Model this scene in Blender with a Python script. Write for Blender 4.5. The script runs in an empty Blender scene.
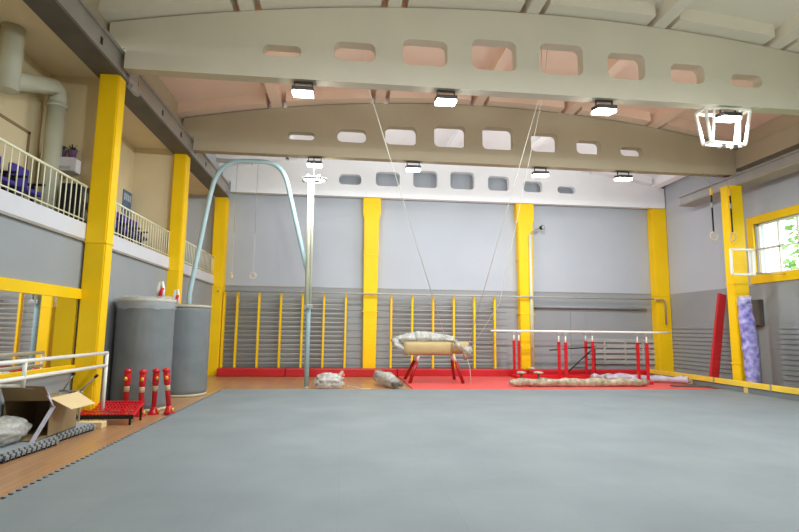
import bpy, bmesh, math, random
from mathutils import Vector, Matrix, noise
random.seed(7)
PI = math.pi
sc = bpy.context.scene
C = sc.collection

# ------------------------------------------------------------------ camera
cd = bpy.data.cameras.new('camera'); cam = bpy.data.objects.new('camera', cd); C.objects.link(cam)
F_PX, YAW, PITCH, ROLL = 510.0, 0.1045, 0.124, 0.012
cd.sensor_fit = 'HORIZONTAL'; cd.sensor_width = 36.0; cd.lens = F_PX / 799 * 36; cd.clip_start = .05; cd.clip_end = 300
fw = Vector((math.sin(YAW)*math.cos(PITCH), math.cos(YAW)*math.cos(PITCH), math.sin(PITCH)))
rt = Vector((math.cos(YAW), -math.sin(YAW), 0)); up = rt.cross(fw)
rt, up = rt*math.cos(ROLL)+up*math.sin(ROLL), -rt*math.sin(ROLL)+up*math.cos(ROLL)
m = Matrix((rt, up, -fw)).transposed().to_4x4(); m.translation = Vector((0, 0, 1.6))
cam.matrix_world = m; sc.camera = cam

# ------------------------------------------------------------------ world, light, exposure
w = bpy.data.worlds.new('world'); sc.world = w; w.use_nodes = True
nt = w.node_tree; bg = nt.nodes['Background']
bg.inputs['Color'].default_value = (.80, .90, 1.0, 1); bg.inputs['Strength'].default_value = 4.5
LAMP_W = 105.0
FILL_W = 48.0
sc.view_settings.view_transform = 'Standard'; sc.view_settings.look = 'None'
sc.view_settings.gamma = 1; sc.view_settings.use_curve_mapping = False
sc.view_settings.exposure = 0.18
sc.cycles.use_denoising = True
sc.cycles.max_bounces = 10; sc.cycles.diffuse_bounces = 6; sc.cycles.sample_clamp_indirect = 8

# ------------------------------------------------------------------ materials
def lin(c):
    return tuple(((v/255)/12.92 if v/255 <= .04045 else ((v/255+.055)/1.055)**2.4) for v in c)
M = {}
def mat(name, rgb, rough=.6, metal=0, var=.06, scale=3.0, bump=0.0, bscale=40, coat=0, spec=.5, alpha=1, emit=0, second=None, transmission=0):
    mt = bpy.data.materials.new(name); mt.use_nodes = True; n = mt.node_tree.nodes; l = mt.node_tree.links
    b = n['Principled BSDF']; c = lin(rgb)
    b.inputs['Roughness'].default_value = rough; b.inputs['Metallic'].default_value = metal
    b.inputs['Specular IOR Level'].default_value = spec; b.inputs['Coat Weight'].default_value = coat
    tc = n.new('ShaderNodeTexCoord'); ns = n.new('ShaderNodeTexNoise'); ns.inputs['Scale'].default_value = scale; ns.inputs['Detail'].default_value = 5
    l.new(tc.outputs['Object'], ns.inputs['Vector'])
    rp = n.new('ShaderNodeValToRGB'); rp.color_ramp.elements[0].position = .3; rp.color_ramp.elements[1].position = .7
    c2 = lin(second) if second else c
    rp.color_ramp.elements[0].color = tuple(v*(1-var) for v in c) + (1,)
    rp.color_ramp.elements[1].color = tuple(min(1, v*(1+var)) for v in c2) + (1,)
    l.new(ns.outputs['Fac'], rp.inputs['Fac']); l.new(rp.outputs['Color'], b.inputs['Base Color'])
    if bump:
        n2 = n.new('ShaderNodeTexNoise'); n2.inputs['Scale'].default_value = bscale; n2.inputs['Detail'].default_value = 4
        l.new(tc.outputs['Object'], n2.inputs['Vector'])
        bp = n.new('ShaderNodeBump'); bp.inputs['Strength'].default_value = bump; bp.inputs['Distance'].default_value = .02
        l.new(n2.outputs['Fac'], bp.inputs['Height']); l.new(bp.outputs['Normal'], b.inputs['Normal'])
    if alpha < 1: b.inputs['Alpha'].default_value = alpha
    if transmission: b.inputs['Transmission Weight'].default_value = transmission
    if emit:
        b.inputs['Emission Color'].default_value = c + (1,); b.inputs['Emission Strength'].default_value = emit
    M[name] = mt; return mt

mat('wall_light', (184, 189, 196), .75, var=.03, scale=.6, bump=.05, bscale=15)
mat('wall_grey', (152, 156, 158), .6, var=.04, scale=.8, bump=.05, bscale=15)
mat('truss_grey', (222, 214, 194), .7, var=.04, scale=.8, bump=.06, bscale=12)
mat('truss_tan', (184, 172, 146), .7, var=.04, scale=.8, bump=.06, bscale=12)
mat('truss_white', (246, 247, 248), .7, var=.02, scale=.8, bump=.04, bscale=12)
mat('ceiling_front', (234, 226, 208), .8, var=.04, scale=.5, bump=.06, bscale=10)
mat('ceiling_paint', (240, 210, 188), .8, var=.05, scale=.5, bump=.06, bscale=10)
mat('balcony_paint', (226, 208, 168), .8, var=.05, scale=.8)
mat('slab_white', (212, 212, 216), .6, var=.02)
mat('yellow', (250, 204, 12), .5, var=.04, scale=1.5, bump=.04, bscale=9, spec=.3)
mat('yellow_wood', (246, 205, 70), .5, var=.10, scale=2.0)
mat('trim_brown', (150, 124, 94), .6)
mat('tan_yellow', (222, 190, 110), .55, var=.12, scale=2.0)
mat('steel', (168, 162, 152), .5, .35, var=.10, scale=2.0, bump=.05, bscale=20)
mat('steel_dark', (104, 99, 90), .6, .3, var=.15, scale=2.0)
mat('steel_light', (176, 174, 172), .38, .5, var=.08, scale=2.0)
mat('grey_pipe', (150, 150, 148), .5, .1)
mat('rung', (176, 176, 170), .5, var=.08)
mat('white_enamel', (240, 238, 228), .35)
mat('cream_pole', (200, 200, 172), .5)
mat('cream_enamel', (240, 238, 205), .4)
mat('pale_blue', (176, 205, 212), .4)
mat('duct_cream', (205, 204, 182), .5, var=.04)
mat('mint', (206, 218, 206), .45)
mat('black', (22, 22, 24), .5)
mat('black_matte', (30, 28, 30), .8)
mat('red_vinyl', (196, 34, 38), .42, var=.05)
mat('red_mat', (222, 84, 80), .55, var=.05, scale=1.2)
mat('red_paint', (208, 20, 34), .3, var=.05, coat=.3)
mat('red_knurl', (200, 30, 44), .5, var=.2, scale=25)
mat('leg_red', (166, 26, 34), .35, var=.05)
mat('gold', (235, 190, 60), .35, .3)
mat('roll_grey', (118, 123, 124), .6, var=.10, scale=2.5, bump=.15, bscale=5)
mat('roll_edge', (190, 178, 150), .7)
mat('cardboard', (150, 128, 92), .8, var=.05)
mat('cardboard_light', (226, 200, 150), .8, var=.04)
mat('tape', (200, 196, 210), .25, var=.1, scale=8)
mat('plastic', (206, 204, 196), .18, var=.28, scale=12, bump=.7, bscale=9, alpha=.72)
mat('plastic_clear', (225, 228, 228), .12, var=.1, scale=6, bump=.8, bscale=8, alpha=.28)
mat('wrap_beige', (150, 138, 106), .35, var=.22, scale=8, bump=.6, bscale=10, second=(190, 180, 154))
mat('wrap_grey', (188, 182, 194), .3, var=.2, scale=6, bump=.6, bscale=9)
mat('wrap_purple', (96, 82, 186), .22, var=.18, scale=6, bump=.8, bscale=5, second=(190, 184, 228))
mat('horse_beige', (184, 160, 110), .5, var=.08, scale=3, bump=.1, bscale=14)
mat('wood_ring', (214, 190, 150), .5)
mat('purple_seat', (62, 46, 140), .7, var=.1)
mat('foliage', (120, 168, 70), .7, var=.3, scale=2)
mat('bark', (96, 80, 62), .9)
mat('grass', (110, 150, 70), .9)
mat('foam_tile', (150, 156, 158), .8, var=.05)
mat('foam_dark', (46, 50, 52), .85)
mat('leaf_dark', (52, 66, 40), .8, var=.3, scale=20)
mat('pot_purple', (110, 80, 120), .5)
mat('rope', (225, 222, 210), .8)
mat('poster_blue', (96, 118, 150), .6, var=.15, scale=9)
mat('poster_light', (200, 208, 220), .6)
mat('cable', (150, 148, 140), .6)
mat('lamp_housing', (70, 68, 66), .5, .4)

def wood_floor():
    mt = bpy.data.materials.new('wood_floor'); mt.use_nodes = True; n = mt.node_tree.nodes; l = mt.node_tree.links; b = n['Principled BSDF']
    tc = n.new('ShaderNodeTexCoord'); mp = n.new('ShaderNodeMapping'); mp.inputs['Rotation'].default_value = (0, 0, PI/2)
    l.new(tc.outputs['Object'], mp.inputs['Vector'])
    br = n.new('ShaderNodeTexBrick'); br.inputs['Scale'].default_value = 1.0; br.inputs['Brick Width'].default_value = 2.2; br.inputs['Row Height'].default_value = .1
    br.inputs['Mortar Size'].default_value = .003; br.inputs['Color1'].default_value = lin((186, 140, 98)) + (1,); br.inputs['Color2'].default_value = lin((172, 128, 88)) + (1,)
    br.inputs['Mortar'].default_value = lin((120, 82, 48)) + (1,)
    l.new(mp.outputs['Vector'], br.inputs['Vector']); l.new(br.outputs['Color'], b.inputs['Base Color'])
    b.inputs['Roughness'].default_value = .28; M['wood_floor'] = mt
wood_floor()
def mat_floor():
    mt = bpy.data.materials.new('floor_foam'); mt.use_nodes = True; n = mt.node_tree.nodes; l = mt.node_tree.links; b = n['Principled BSDF']
    tc = n.new('ShaderNodeTexCoord'); ns = n.new('ShaderNodeTexNoise'); ns.inputs['Scale'].default_value = .9; ns.inputs['Detail'].default_value = 6
    l.new(tc.outputs['Object'], ns.inputs['Vector'])
    rp = n.new('ShaderNodeValToRGB'); e = rp.color_ramp.elements; e[0].position = .3; e[1].position = .72
    e[0].color = lin((121, 129, 132)) + (1,); e[1].color = lin((134, 142, 145)) + (1,)
    l.new(ns.outputs['Fac'], rp.inputs['Fac'])
    # jigsaw seams: 1 m tiles with wavy edges
    wv = n.new('ShaderNodeTexNoise'); wv.inputs['Scale'].default_value = 9
    l.new(tc.outputs['Object'], wv.inputs['Vector'])
    mx = n.new('ShaderNodeMixRGB'); mx.inputs['Fac'].default_value = .04
    l.new(tc.outputs['Object'], mx.inputs[1]); l.new(wv.outputs['Color'], mx.inputs[2])
    br = n.new('ShaderNodeTexBrick'); br.offset = 0; br.inputs['Scale'].default_value = 1; br.inputs['Brick Width'].default_value = 1; br.inputs['Row Height'].default_value = 1
    br.inputs['Mortar Size'].default_value = .004; br.inputs['Color1'].default_value = (1, 1, 1, 1); br.inputs['Color2'].default_value = (.97, .97, .97, 1); br.inputs['Mortar'].default_value = (.9, .9, .9, 1)
    l.new(mx.outputs[0], br.inputs['Vector'])
    mu = n.new('ShaderNodeMixRGB'); mu.blend_type = 'MULTIPLY'; mu.inputs['Fac'].default_value = 1
    l.new(rp.outputs['Color'], mu.inputs[1]); l.new(br.outputs['Color'], mu.inputs[2]); l.new(mu.outputs[0], b.inputs['Base Color'])
    b.inputs['Roughness'].default_value = .55
    n2 = n.new('ShaderNodeTexNoise'); n2.inputs['Scale'].default_value = 60; l.new(tc.outputs['Object'], n2.inputs['Vector'])
    bp = n.new('ShaderNodeBump'); bp.inputs['Strength'].default_value = .15; bp.inputs['Distance'].default_value = .01
    l.new(n2.outputs['Fac'], bp.inputs['Height']); l.new(bp.outputs['Normal'], b.inputs['Normal'])
    M['floor_foam'] = mt
mat_floor()
def special():
    mt = bpy.data.materials.new('mirror'); mt.use_nodes = True; b = mt.node_tree.nodes['Principled BSDF']
    b.inputs['Base Color'].default_value = (.86, .88, .88, 1); b.inputs['Metallic'].default_value = 1; b.inputs['Roughness'].default_value = .02; M['mirror'] = mt
    mt = bpy.data.materials.new('glass'); mt.use_nodes = True; n = mt.node_tree.nodes; l = mt.node_tree.links
    n.remove(n['Principled BSDF']); g = n.new('ShaderNodeBsdfGlossy'); g.inputs['Roughness'].default_value = .02; t = n.new('ShaderNodeBsdfTransparent'); x = n.new('ShaderNodeMixShader'); x.inputs[0].default_value = .06
    l.new(t.outputs[0], x.inputs[1]); l.new(g.outputs[0], x.inputs[2]); l.new(x.outputs[0], n['Material Output'].inputs['Surface']); M['glass'] = mt
    mt = bpy.data.materials.new('lamp_glow'); mt.use_nodes = True; b = mt.node_tree.nodes['Principled BSDF']
    b.inputs['Base Color'].default_value = (1, 1, 1, 1); b.inputs['Emission Color'].default_value = (1, .98, .95, 1); b.inputs['Emission Strength'].default_value = 14; M['lamp_glow'] = mt
special()

# ------------------------------------------------------------------ builders
class MB:
    def __init__(s): s.bm = bmesh.new()
    def box(s, x0, x1, y0, y1, z0, z1, bev=0, mtx=None):
        g = bmesh.ops.create_cube(s.bm, size=1); vs = g['verts']
        for v in vs: v.co = Vector(((x0+x1)/2+v.co.x*(x1-x0), (y0+y1)/2+v.co.y*(y1-y0), (z0+z1)/2+v.co.z*(z1-z0)))
        if bev:
            es = list({e for v in vs for e in v.link_edges})
            r = bmesh.ops.bevel(s.bm, geom=es, offset=bev, segments=2, affect='EDGES', profile=.6)
            vs = list({v for f in r['faces'] for v in f.verts} | {v for v in vs if v.is_valid})
        if mtx is not None:
            for v in vs: v.co = mtx @ v.co
        return s
    def bar(s, a, b, w, h, bev=0, upv=(0, 0, 1)):
        a = Vector(a); b = Vector(b); d = b-a; L = d.length; z = d.normalized(); u = Vector(upv)
        if abs(z.dot(u)) > .98: u = Vector((0, 1, 0))
        x = u.cross(z).normalized(); y = z.cross(x)
        mt = Matrix((x, y, z)).transposed().to_4x4(); mt.translation = (a+b)/2
        return s.box(-w/2, w/2, -h/2, h/2, -L/2, L/2, bev, mt)
    def tube(s, pts, r, n=12, caps=True, ell=None, amp=0, fr=3.0, seed=0):
        pts = [Vector(p) for p in pts]; k = len(pts); rs = r if isinstance(r, (list, tuple)) else [r]*k
        t0 = (pts[1]-pts[0]).normalized(); u = Vector((0, 0, 1)) if abs(t0.z) < .9 else Vector((1, 0, 0))
        x = u.cross(t0).normalized(); rings = []
        for i in range(k):
            t = ((pts[min(i+1, k-1)]-pts[max(i-1, 0)])).normalized()
            x = (x - t*x.dot(t)).normalized(); y = t.cross(x); ring = []
            for j in range(n):
                a = 2*PI*j/n; e = ell or (1, 1)
                o = x*math.cos(a)*e[0] + y*math.sin(a)*e[1]
                p = pts[i]+o*rs[i]
                if amp: p += o*amp*noise.noise((p+Vector((seed*7.3, seed, 0)))*fr)*2
                ring.append(s.bm.verts.new(p))
            rings.append(ring)
        for i in range(k-1):
            for j in range(n):
                f = s.bm.faces.new((rings[i][j], rings[i][(j+1) % n], rings[i+1][(j+1) % n], rings[i+1][j])); f.smooth = True
        if caps: s.bm.faces.new(rings[0][::-1]); s.bm.faces.new(rings[-1])
        return s
    def lathe(s, c, prof, n=24, smooth=True):
        c = Vector(c); rings = []
        for r, z in prof: rings.append([s.bm.verts.new(c+Vector((r*math.cos(2*PI*j/n), r*math.sin(2*PI*j/n), z))) for j in range(n)])
        for i in range(len(rings)-1):
            for j in range(n):
                f = s.bm.faces.new((rings[i][j], rings[i][(j+1) % n], rings[i+1][(j+1) % n], rings[i+1][j])); f.smooth = smooth
        s.bm.faces.new(rings[0][::-1]); s.bm.faces.new(rings[-1]); return s
    def torus(s, c, R, r, ax='Y', n=28, m_=8):
        c = Vector(c); rings = []
        for i in range(n):
            a = 2*PI*i/n; ring = []
            for j in range(m_):
                b = 2*PI*j/m_; rr = R+r*math.cos(b); h = r*math.sin(b)
                p = {'Y': (rr*math.cos(a), h, rr*math.sin(a)), 'X': (h, rr*math.cos(a), rr*math.sin(a)), 'Z': (rr*math.cos(a), rr*math.sin(a), h)}[ax]
                ring.append(s.bm.verts.new(c+Vector(p)))
            rings.append(ring)
        for i in range(n):
            for j in range(m_):
                f = s.bm.faces.new((rings[i][j], rings[(i+1) % n][j], rings[(i+1) % n][(j+1) % m_], rings[i][(j+1) % m_])); f.smooth = True
        return s
    def prism(s, poly, z0, z1, mtx=None):
        a = [s.bm.verts.new((p[0], p[1], z0)) for p in poly]; b = [s.bm.verts.new((p[0], p[1], z1)) for p in poly]; n = len(poly)
        s.bm.faces.new(a[::-1]); s.bm.faces.new(b)
        for i in range(n): s.bm.faces.new((a[i], a[(i+1) % n], b[(i+1) % n], b[i]))
        if mtx is not None:
            for v in a+b: v.co = mtx @ v.co
        return s
    def lump(s, c, rad, amp=.15, fr=3, sub=4, seed=0, flat=None):
        g = bmesh.ops.create_icosphere(s.bm, subdivisions=sub, radius=1); c = Vector(c)
        for v in g['verts']:
            d = v.co.copy(); k = 1+amp*2*noise.noise(d*fr+Vector((seed*3.1, seed, seed*.7)))+amp*.5*noise.noise(d*fr*3+Vector((seed, 0, 0)))
            v.co = c+Vector((d.x*rad[0]*k, d.y*rad[1]*k, d.z*rad[2]*k))
            if flat is not None and v.co.z < flat: v.co.z = flat
            for f in v.link_faces: f.smooth = True
        return s
    def build(s, name, m_, parent=None, origin=None):
        bmesh.ops.recalc_face_normals(s.bm, faces=s.bm.faces)
        me = bpy.data.meshes.new(name); s.bm.to_mesh(me); s.bm.free(); me.materials.append(M[m_] if isinstance(m_, str) else m_)
        o = bpy.data.objects.new(name, me); C.objects.link(o)
        if origin is not None:
            me.transform(Matrix.Translation(-Vector(origin))); o.location = origin
        if parent is not None: o.parent = parent
        return o
def tag(o, label, cat, group=None, kind=None):
    o['label'] = label; o['category'] = cat
    if group: o['group'] = group
    if kind: o['kind'] = kind
    return o
def struct(o): o['kind'] = 'structure'; return o
def thing(name, label, cat, loc=(0, 0, 0), rz=0, group=None):
    o = bpy.data.objects.new(name, None); o.empty_display_size = .1; C.objects.link(o); o.location = loc; o.rotation_euler = (0, 0, rz)
    return tag(o, label, cat, group)
def dup(o, loc=None, rz=None, label=None, parent=None):
    c = o.copy(); C.objects.link(c)
    if parent is not None: c.parent = parent
    for ch in [x for x in C.objects if x.parent == o]: dup(ch, parent=c)
    if loc is not None: c.location = loc
    if rz is not None: c.rotation_euler = (0, 0, rz)
    if label: c['label'] = label
    return c

# ------------------------------------------------------------------ room dimensions
XL, XR, YF, YB = -4.53, 12.15, -2.0, 18.35
ZG = 3.04           # height of grey dado
XM, HALF = 3.6, 7.9
def zt(x): return 7.92 - .80*((x-XM)/HALF)**2

# floor
struct(MB().box(-6.6, XR+.3, YF-.3, YB+.3, -.2, 0).build('floor', 'wood_floor'))
struct(MB().box(-40, 60, -40, 60, -.6, -.25).build('ground', 'grass'))
# back wall, grey lower part and light upper part
b = struct(MB().box(-6.6, XR+.3, YB, YB+.3, 0, 8.6).build('wall_back', 'wall_light'))
MB().box(XL, XR, YB-.012, YB, 0, ZG).build('dado', 'wall_grey', b)
MB().box(XL, XR, YB-.03, YB, ZG, ZG+.03).build('dado_rail', 'steel', b)
struct(MB().box(-6.6, XR+.3, YF-.3, YF, 0, 8.6).build('wall_front', 'wall_light'))
# left wall beneath the balcony
b = struct(MB().box(XL-.2, XL, YF, YB, 0, ZG).build('wall_left', 'wall_grey'))
b = struct(MB().box(-5.75, XL+.03, YF, YB, ZG+.04, ZG+.32, .01).build('balcony_slab', 'slab_white'))
struct(MB().box(XL-.15, XL+.045, YF, YB, ZG, ZG+.04).build('trim_1', 'steel'))
struct(MB().box(-5.9, -5.62, YF, YB, ZG+.32, 6.3).build('wall_balcony', 'balcony_paint'))
struct(MB().box(-6.2, -4.55, YF, YB, 6.27, 6.45).build('ceiling_balcony', 'balcony_paint'))
struct(MB().box(XL-.4, XL+.05, YF, 13.7, 6.66, 8.6).build('wall_left_upper', 'truss_tan'))
struct(MB().box(XL-.4, XL+.05, 13.7, YB, 6.66, 8.6).build('wall_left_upper', 'wall_light'))
for i, y in enumerate((9.72, 13.62, 5.0)):
    struct(MB().box(-5.62, -4.5, y, y+.2, ZG+.32, 6.27).build('wall_pier', 'balcony_paint'))
# right wall: one long window in view, two more added unseen for light
wins = [(9.75, 13.85), (5.45, 8.85), (1.15, 4.55)]
WZ0, WZ1 = 3.33, 4.86
mb = MB(); mb.box(XR, XR+.3, YF, YB, 0, ZG)
mb2 = MB(); mb2.box(XR, XR+.3, YF, YB, ZG, WZ0); mb2.box(XR, XR+.3, YF, YB, WZ1, 8.6)
ys = [YF] + [v for wn in sorted(wins) for v in wn] + [YB]
for i in range(0, len(ys), 2): mb2.box(XR, XR+.3, ys[i], ys[i+1], WZ0, WZ1)
b = struct(mb2.build('wall_right', 'wall_light'))
struct(mb.build('wall_right_lower', 'wall_grey'))
for i, (y0, y1) in enumerate(wins):
    o = struct(MB().box(XR+.10, XR+.104, y0, y1, WZ0, WZ1).build('window_%d' % (i+1), 'glass'))
    f = MB()
    f.box(XR-.06, XR+.02, y0-.12, y1+.22, WZ1, WZ1+.22); f.box(XR-.06, XR+.02, y0-.12, y1+.22, WZ0-.25, WZ0)
    f.box(XR-.06, XR+.02, y0-.12, y0, WZ0, WZ1); f.box(XR-.06, XR+.02, y1, y1+.22, WZ0, WZ1)
    f.build('window_frame', 'yellow', o)
    g = MB(); n = 6
    g.box(XR+.08, XR+.14, y0, y0+.09, WZ0, WZ1); g.box(XR+.08, XR+.14, y1-.09, y1, WZ0, WZ1); g.box(XR+.08, XR+.14, y0, y1, WZ0, WZ0+.06); g.box(XR+.08, XR+.14, y0, y1, WZ1-.06, WZ1)
    for k in range(1, n+1):
        yy = y1-.09-k*.64
        if yy > y0+.1: g.box(XR+.09, XR+.135, yy-.03, yy+.03, WZ0, WZ1)
    g.box(XR+.09, XR+.135, y0, y1, 4.06, 4.11)
    g.build('mullions', 'white_enamel', o)
# slatted grey boarding low on the walls
mb = MB()
for k in range(9): mb.box(XL+.02, 5.9, YB-.035, YB-.012, .35+k*.24, .35+k*.24+.15)
struct(mb.build('trim_2', 'wall_grey'))
mb = MB()
for k in range(5): mb.box(8.9, XR-.45, YB-.09, YB-.012, .42+k*.2, .42+k*.2+.13, .01)
for x in (9.6, 10.4, 11.1): mb.box(x, x+.05, YB-.1, YB-.012, .4, 1.36)
struct(mb.build('trim_3', 'rung'))
mb = MB()
for k in range(11): mb.box(XR-.035, XR, 14.3, 18.0, .35+k*.14, .35+k*.14+.09)
for k in range(11): mb.box(XR-.035, XR, 6.0, 13.2, .35+k*.14, .35+k*.14+.09)
struct(mb.build('trim_4', 'wall_grey'))
struct(MB().box(8.35, 8.9, YB-.06, YB-.012, .3, 2.3, .01).build('trim_5', 'wall_grey'))

# ------------------------------------------------------------------ ceiling and trusses
YT = [0.75, 5.05, 9.35, 13.65, 18.08]
ribs = [-4.75, -1.98, .81, 3.6, 6.3, 8.88, 11.7]
mb = MB()
def slabstrip(x0, x1, y0, y1, dz0, dz1, n=6):
    for i in range(n):
        a = x0+(x1-x0)*i/n; c = x0+(x1-x0)*(i+1)/n
        vs = [mb.bm.verts.new((x, y, zt(x)+dz)) for dz in (dz0, dz1) for (x, y) in ((a, y0), (c, y0), (c, y1), (a, y1))]
        for q in ((0, 3, 2, 1), (4, 5, 6, 7), (0, 1, 5, 4), (1, 2, 6, 5), (2, 3, 7, 6), (3, 0, 4, 7)): mb.bm.faces.new([vs[t] for t in q])
slabstrip(-4.9, 12.4, 9.47, 13.8, .32, .5, 40)
def bayparts(ya, yb):
    for r in ribs: slabstrip(r-.13, r+.13, ya, yb, .03, .34, 2)
    for y in YT:
        a, b_ = max(ya, y-.42), min(yb, y+.42)
        if b_ > a:
            for i in range(len(ribs)-1): slabstrip(ribs[i]+.26, ribs[i+1]-.26, a, b_, .05, .34, 8)
bayparts(9.47, 13.8); struct(mb.build('ceiling_middle', 'ceiling_paint'))
mb = MB(); slabstrip(-4.9, 12.4, YF-.3, 9.47, .32, .5, 40); bayparts(YF, 9.47); struct(mb.build('ceiling', 'ceiling_front'))
mb = MB(); slabstrip(-4.9, 12.4, 13.8, YB+.3, .30, .5, 40)
bayparts(13.8, YB)
struct(mb.build('ceiling_back', 'truss_white'))

def rounded(x0, x1, z0, z1, r, n=4):
    r = min(r, (z1-z0)/2*.95, (x1-x0)/2*.95); out = []
    for cx, cz, a0 in ((x1-r, z1-r, 0), (x0+r, z1-r, 90), (x0+r, z0+r, 180), (x1-r, z0+r, 270)):
        for k in range(n+1):
            a = math.radians(a0+90*k/n); out.append((cx+r*math.cos(a), cz+r*math.sin(a)))
    return out
holes = [(-1.31, .68, .17), (.06, .76, .33), (1.42, .84, .48), (2.80, .86, .58), (4.18, .86, .60), (5.55, .76, .50), (6.87, .70, .36), (8.18, .66, .22)]
def truss_mesh(x0, x1, t=.24):
    cu = bpy.data.curves.new('tr', 'CURVE'); cu.dimensions = '2D'; cu.fill_mode = 'BOTH'; cu.extrude = t/2
    outer = [(x0-.3, 6.64), (x0, 6.64), (x0, 6.25), (x1, 6.25)] + [(x1+(x0-.3-x1)*i/30, zt(x1+(x0-.3-x1)*i/30)+.02) for i in range(31)]
    polys = [outer] + [rounded(c-wd/2-.02, c+wd/2+.02, 6.68, 6.68+h+.05, .14) for c, wd, h in holes]
    for p in polys:
        sp = cu.splines.new('POLY'); sp.points.add(len(p)-1); sp.use_cyclic_u = True
        for q, (x, z) in zip(sp.points, p): q.co = (x, z, 0, 1)
    o = bpy.data.objects.new('tmp', cu); C.objects.link(o); bpy.context.view_layer.update()
    me = bpy.data.meshes.new_from_object(o.evaluated_get(bpy.context.evaluated_depsgraph_get()))
    bpy.data.objects.remove(o); bpy.data.curves.remove(cu)
    me.transform(Matrix.Rotation(PI/2, 4, 'X')); return me
tm = truss_mesh(-4.11, 11.42); tm_back = truss_mesh(-4.11, 12.1)
tlab = {4: 'white arched roof beam with rounded openings, farthest, resting on the back columns',
        3: 'tan arched roof beam with bright openings, middle one of the hall',
        2: 'wide beige arched roof beam crossing the top of the picture, nearest in view',
        1: 'arched roof beam above the camera, out of view', 0: 'arched roof beam behind the camera, out of view'}
for i in (4, 3, 2, 1):
    me = tm_back if i == 4 else tm.copy()
    me.materials.clear(); me.materials.append(M[{4: 'truss_white', 3: 'truss_tan'}.get(i, 'truss_grey')])  # base colour differs per beam: back white, middle tan, the rest greyer
    o = bpy.data.objects.new('roof_beam', me); C.objects.link(o); o.location = (0, YT[i], .08 if i == 4 else 0)
    tag(o, tlab[i], 'roof beam', 'arched perforated roof beams')
# longitudinal concrete beam over right rail
struct(MB().box(11.43, XR, YF, 13.8, 6.45, 6.98, .02).build('beam_right', 'truss_tan'))
struct(MB().box(11.5, XR, YF, 13.8, 6.98, 8.6).build('wall_right_upper', 'truss_tan'))

# ------------------------------------------------------------------ yellow columns
def column(x0, x1, y0, y1, ztop, label, seam=True, cap=0, taper=0, part=()):
    t = thing('column', label, 'column', ((x0+x1)/2, (y0+y1)/2, 0), 0, 'yellow columns'); cx, cy = (x0+x1)/2, (y0+y1)/2
    hx, hy = (x1-x0)/2, (y1-y0)/2; mb = MB()
    lv = [(0, hx-taper, hy), (ztop-.75 if cap else ztop, hx, hy)]
    if cap: lv += [(ztop-.6, hx+cap, hy), (ztop, hx+cap, hy)]
    rings = [[mb.bm.verts.new((sx*a, sy*c, z)) for sx, sy in ((-1, -1), (1, -1), (1, 1), (-1, 1))] for z, a, c in lv]
    for i in range(len(rings)-1):
        for j in range(4): mb.bm.faces.new((rings[i][j], rings[i][(j+1) % 4], rings[i+1][(j+1) % 4], rings[i+1][j]))
    mb.bm.faces.new(rings[0][::-1]); mb.bm.faces.new(rings[-1])
    bmesh.ops.bevel(mb.bm, geom=[e for e in mb.bm.edges if abs((e.verts[0].co-e.verts[1].co).z) > .1], offset=.02, segments=2, affect='EDGES')
    mb.build('shaft', 'yellow', t)
    for z in part:
        r = MB(); r.box(-hx-.012, hx+.012, -hy-.012, hy+.012, z, z+.035, .004); r.build('band', 'yellow', t)
    return t
LC = 'yellow square column on the left side, '
column(-4.5, -4.15, 9.2, 9.48, 6.1, LC+'nearest the camera, beside the mirror', part=(3.02,))
column(-4.56, -4.24, 13.45, 13.8, 6.1, LC+'behind the two standing grey rolls', part=(3.02,))
column(-4.62, -4.2, 17.95, 18.34, 6.1, 'yellow column in the far left corner of the hall', part=(2.95,))
column(.6, 1.14, 18.02, 18.34, 6.32, 'yellow column on the back wall between the two wall bar sets', cap=.05, taper=.05, part=(2.2, 4.2))
column(6.3, 6.86, 18.02, 18.34, 6.32, 'yellow column on the back wall beside the thin pale pole', cap=.05, taper=.05, part=(2.2, 4.2))
column(11.58, 12.14, 17.98, 18.34, 6.32, 'yellow column in the far right corner of the hall', part=(2.95,))
column(10.93, 11.38, 13.3, 13.62, 5.87, 'yellow column on the right wall between leaning red mat and purple roll', part=(.75, 3.0))

# ------------------------------------------------------------------ crane rails
t = thing('crane_rail', 'long grey steel crane rail running over the left columns and balcony', 'crane rail', (-4.35, YF, 6.03), 0, 'steel crane rails')
L = 17.9-YF
MB().box(-.24, .21, 0, L, .07, .12).build('lower_flange', 'steel_dark', t)
MB().box(.12, .17, 0, L, .12, .52).build('web', 'steel', t)
MB().box(-.02, .21, 0, L, .5, .56).build('upper_flange', 'steel', t)
MB().box(-.26, -.02, 0, 11.0, .16, .50).build('walkway_channel', 'steel', t)
for y in (9.0, 12.0, 10.5, 13.4, 14.7, 15.9, 17.0):
    MB().box(.165, .18, y-.02, y+.05, .26, .38).build('slot', 'black', t)
MB().box(.17, .215, 11.55, 11.95, .02, .50, .005).build('splice_plate', 'steel_light', t)
MB().tube([(.22, 11.6, .06), (.22, 11.95, .06)], .05, 10).build('buffer', 'steel_light', t)
t = thing('crane_rail', 'silver steel crane rail along the right wall ending before the back wall', 'crane rail', (11.3, YF, 5.88), 0, 'steel crane rails')
L = 15.9-YF
MB().box(-.1, .5, 0, L, 0, .05).build('lower_flange', 'steel', t)
MB().box(-.03, .03, 0, L, .05, .30).build('web', 'steel_light', t)
MB().box(-.1, .14, 0, L, .29, .33).build('upper_flange', 'steel_light', t)
for y in (12.6, 15.0, 17.3): MB().box(.02, .5, y, y+.1, .05, .29).build('bracket', 'steel_dark', t)

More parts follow.
